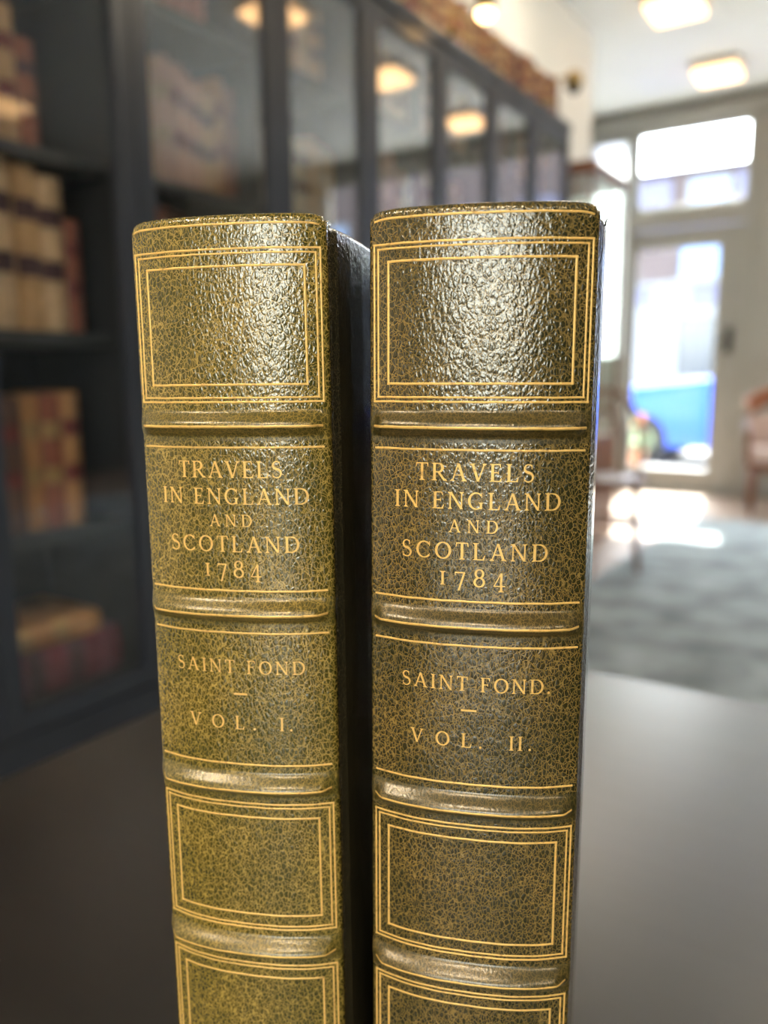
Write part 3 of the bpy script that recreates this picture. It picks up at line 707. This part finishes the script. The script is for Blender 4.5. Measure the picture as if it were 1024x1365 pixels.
# ------------------------------------------------------------------ the street
M.update(pave=mat('paving', (.42, .40, .37), .8, noise=.12, nscale=3), asphalt=mat('asphalt', (.16, .16, .165), .85, noise=.2, nscale=8),
         brick=mat('pinkish_brick', (.13, .10, .10), .85, noise=.2, nscale=6), stucco=mat('white_stucco', (.30, .31, .34), .6), slate=mat('slate_roof', (.14, .15, .22), .6, noise=.2, nscale=6),
         dglass=mat('street_window_glass', (.09, .10, .12), .08, spec=.9), skyglass=mat('sky_tinted_glass', (.14, .20, .34), .05, .6), signc=mat('lilac_sign', (.16, .16, .26), .5),  # skyglass: blue of the reflected sky is put into its colour
         carblue=mat('blue_car_paint', (.004, .10, .78), .35, 0, coat=.35), carglass=mat('car_glass', (.03, .04, .05), .04, spec=1), tyre=mat('tyre_rubber', (.02, .02, .02), .8), chrome=mat('chrome', (.7, .7, .72), .2, 1),
         leaf=mat('leaf_green', (.12, .22, .04), .55, noise=.3, nscale=20), flower=mat('orange_petals', (.75, .22, .06), .6), terra=mat('terracotta', (.42, .19, .11), .8), plate=mat('plate_white', (.75, .75, .72), .4))
tag(MB().box(-14, 27, YF + .15, 9.2, -.12, -.02).build('pavement', M['pave']), kind='structure')
tag(MB().box(-14, 27, 9.2, 16.2, -.24, -.10).build('road', M['asphalt']), kind='structure')
tag(MB().box(-14, 27, 16.2, 18.0, -.12, -.02).build('pavement', M['pave']), kind='structure')

FY = 18.0
def terrace(x0, n, zr, label):
    t = tag(empty('terraced_shop', (0, FY, 0)), label, 'building', 'shop terraces across the street')
    x1 = x0 + n * 2.2
    MB().box(x0 - .5, x1 + .1, .05, 6, -.02, zr).build('wall', M['brick'], t)
    MB().add([(x0 - .55, -.15, zr), (x1 + .12, -.15, zr), (x1 + .12, 3, zr + .65), (x0 - .55, 3, zr + .65), (x0 - .55, 6, zr), (x1 + .12, 6, zr)], [(0, 1, 2, 3), (3, 2, 5, 4), (0, 3, 4), (1, 5, 2), (0, 4, 5, 1)]).build('roof', M['slate'], t)
    for k in range(n):
        x = x0 + k * 2.2 + .02
        def bx(name, m, *r):
            mb = MB()
            for q in r: mb.box(*q)
            return mb.build(name, M[m], t, bevel=.01 if m == 'stucco' else 0)
        bx('shop_window', 'dglass', (x + .12, x + 1.34, -.01, .04, .95, 2.18))
        bx('door_panel', 'stucco', (x + 1.34, x + 2.02, -.06, .05, -.02, 2.36))
        bx('pilaster', 'stucco', (x - .06, x + .12, -.08, .05, -.02, 2.36)); bx('pilaster', 'stucco', (x + 2.02, x + 2.14, -.08, .05, -.02, 2.36))
        bx('stall_riser', 'stucco', (x + .12, x + 1.34, -.05, .05, -.02, .95)); bx('window_head', 'stucco', (x + .12, x + 1.34, -.05, .05, 2.18, 2.36))
        bx('fascia', 'stucco', (x - .06, x + 2.14, -.07, .05, 2.36, 2.40), (x - .06, x + .35, -.05, .05, 2.40, 2.82), (x + 1.75, x + 2.14, -.05, .05, 2.40, 2.82))
        bx('sign_board', 'signc', (x + .37, x + 1.73, -.06, .05, 2.42, 2.80)); bx('cornice', 'stucco', (x - .06, x + 2.14, -.12, .05, 2.82, 2.90))
        bx('upper_window', 'skyglass', (x + .12, x + 1.22, .0, .06, 2.98, 3.60)); bx('window_sill', 'stucco', (x + .07, x + 1.27, -.03, .05, 2.92, 2.98))
        z = 4.1
        while z + .9 < zr:
            bx('upper_window', 'skyglass', (x + .25, x + .95, .0, .06, z, z + .75))
            bx('window_surround', 'stucco', (x + .19, x + .25, -.03, .05, z - .04, z + .81), (x + .95, x + 1.01, -.03, .05, z - .04, z + .81), (x + .25, x + .95, -.03, .05, z + .75, z + .81), (x + .25, x + .95, -.03, .05, z - .06, z))
            bx('rendered_panel', 'signc', (x + 1.10, x + 2.05, .0, .05, z - .1, z + .85)); z += 1.9
terrace(-11.0, 5, 5.1, 'low two storey brick terrace with white shopfronts across the street, seen through the door')
terrace(.80, 11, 9.4, 'added tall brick terrace with shopfronts across the street, right of the low one')  # out of view, made tall so the bookcase glass reflects less sky

# blue hatchback parked along the kerb, bonnet towards the left
t = tag(empty('blue_car', (-3.40, 10.55, -.10)), 'bright blue hatchback parked outside the glass street door', 'car')
side = [(0.02, .32), (0.0, .50), (.03, .66), (.12, .80), (.45, .92), (1.25, 1.00), (1.50, 1.03), (1.95, 1.42), (2.15, 1.50), (3.0, 1.51), (3.45, 1.46), (3.85, 1.10), (3.98, .85), (3.98, .40), (3.9, .28), (3.55, .24), (.45, .24), (.1, .26)]
mb = MB(); n = len(side)
secs = [(-.86, .0), (-.84, .03), (-.72, .06), (0, .075), (.72, .06), (.84, .03), (.86, .0)]
cx_, cz_ = 2.0, .75
for (yy, g) in secs:
    for (x, z) in side:
        taper = .15 * max(0, (z - .95) / .55) * (abs(yy) / .86); edge = .0 if abs(yy) < .85 else 1
        xx = cx_ + (x - cx_) * (1 + (.022 if abs(yy) < .5 else (0 if abs(yy) < .8 else (-.02 - .012 * edge)))); zz = z + (.03 if abs(yy) < .5 and z > .7 else 0) - .03 * edge * (1 if z > .6 else 0)
        mb.v.append((xx, yy - math.copysign(taper, yy) if yy else yy, zz))
for i in range(len(secs) - 1):
    for k in range(n): mb.f.append((i * n + k, i * n + (k + 1) % n, (i + 1) * n + (k + 1) % n, (i + 1) * n + k))
mb.f.append(tuple(range(n))); mb.f.append(tuple((len(secs) - 1) * n + k for k in reversed(range(n))))
mb.build('car_body', M['carblue'], t, smooth=False, bevel=.012)
for yy in (-1, 1):
    MB().add([(1.60, yy * .835, 1.06), (2.30, yy * .835, 1.06), (2.30, yy * .755, 1.40), (2.05, yy * .755, 1.40)], [(0, 1, 2, 3)]).build('side_window', M['carglass'], t)
    MB().add([(2.36, yy * .835, 1.06), (3.55, yy * .835, 1.06), (3.35, yy * .755, 1.40), (2.36, yy * .755, 1.40)], [(0, 1, 2, 3)]).build('side_window', M['carglass'], t)
    for x in (.72, 3.2):
        w = MB().lathe([(.20, -.10), (.30, -.10), (.315, -.07), (.315, .07), (.30, .10), (.20, .10)], n=28).build('wheel', M['tyre'], t, smooth=False); w.matrix_local = Matrix.Translation((x, yy * .80, .315)) @ Matrix.Rotation(R(90), 4, 'X')
        hb = MB().lathe([(.02, -.106), (.19, -.104), (.205, -.095), (.205, .095), (.19, .104), (.02, .106)], n=20).build('hub_cap', M['chrome'], t); hb.matrix_local = w.matrix_local
    MB().box(.005, .16, yy * .66 - .13, yy * .66 + .13, .62, .76).build('headlight', M['chrome'], t, bevel=.03)
MB().add([(1.50, -.70, 1.075), (1.50, .70, 1.075), (1.92, .62, 1.445), (1.92, -.62, 1.445)], [(0, 1, 2, 3)]).build('windscreen', M['carglass'], t)
MB().box(-.075, -.03, -.26, .26, .38, .49).build('number_plate', M['plate'], t, bevel=.005)
MB().box(-.06, -.0, -.5, .5, .54, .62).build('grille', M['tyre'], t, bevel=.01)

# potted flowers on the pavement by the door
t = tag(empty('flower_pot', (-2.22, 7.75, -.02)), 'terracotta pot of green leaves and orange flowers outside the door', 'plant')
MB().lathe([(.09, 0), (.10, .02), (.135, .22), (.15, .24), (.15, .27), (.13, .27), (.12, .24)], n=20).build('pot', M['terra'], t, smooth=True)
lf = MB(); fl = MB()
for k in range(130):
    a = random.uniform(0, 6.28); rr_ = random.uniform(.02, .20); z = .27 + random.uniform(.0, .30) * (1 - rr_ / .35); c = Vector((rr_ * math.cos(a), rr_ * math.sin(a), z))
    dx = Vector((math.cos(a), math.sin(a), random.uniform(-.2, .8))).normalized() * .06; dy = Vector((-math.sin(a), math.cos(a), 0)) * .022
    lf.add([c, c + dx * .5 + dy, c + dx, c + dx * .5 - dy], [(0, 1, 2, 3)])
lf.tube([(0, 0, .22), (0, 0, .42)], .012, 6)
lf.build('foliage', M['leaf'], t, fix=False)
for k in range(9):
    a = random.uniform(0, 6.28); rr_ = random.uniform(.03, .17); c = (rr_ * math.cos(a), rr_ * math.sin(a), random.uniform(.44, .60))
    MB().lathe([(.004, -.02), (.022, -.008), (.034, .010), (.016, .008), (.004, .004)], c, 8).build('flower', M['flower'], t, smooth=True)
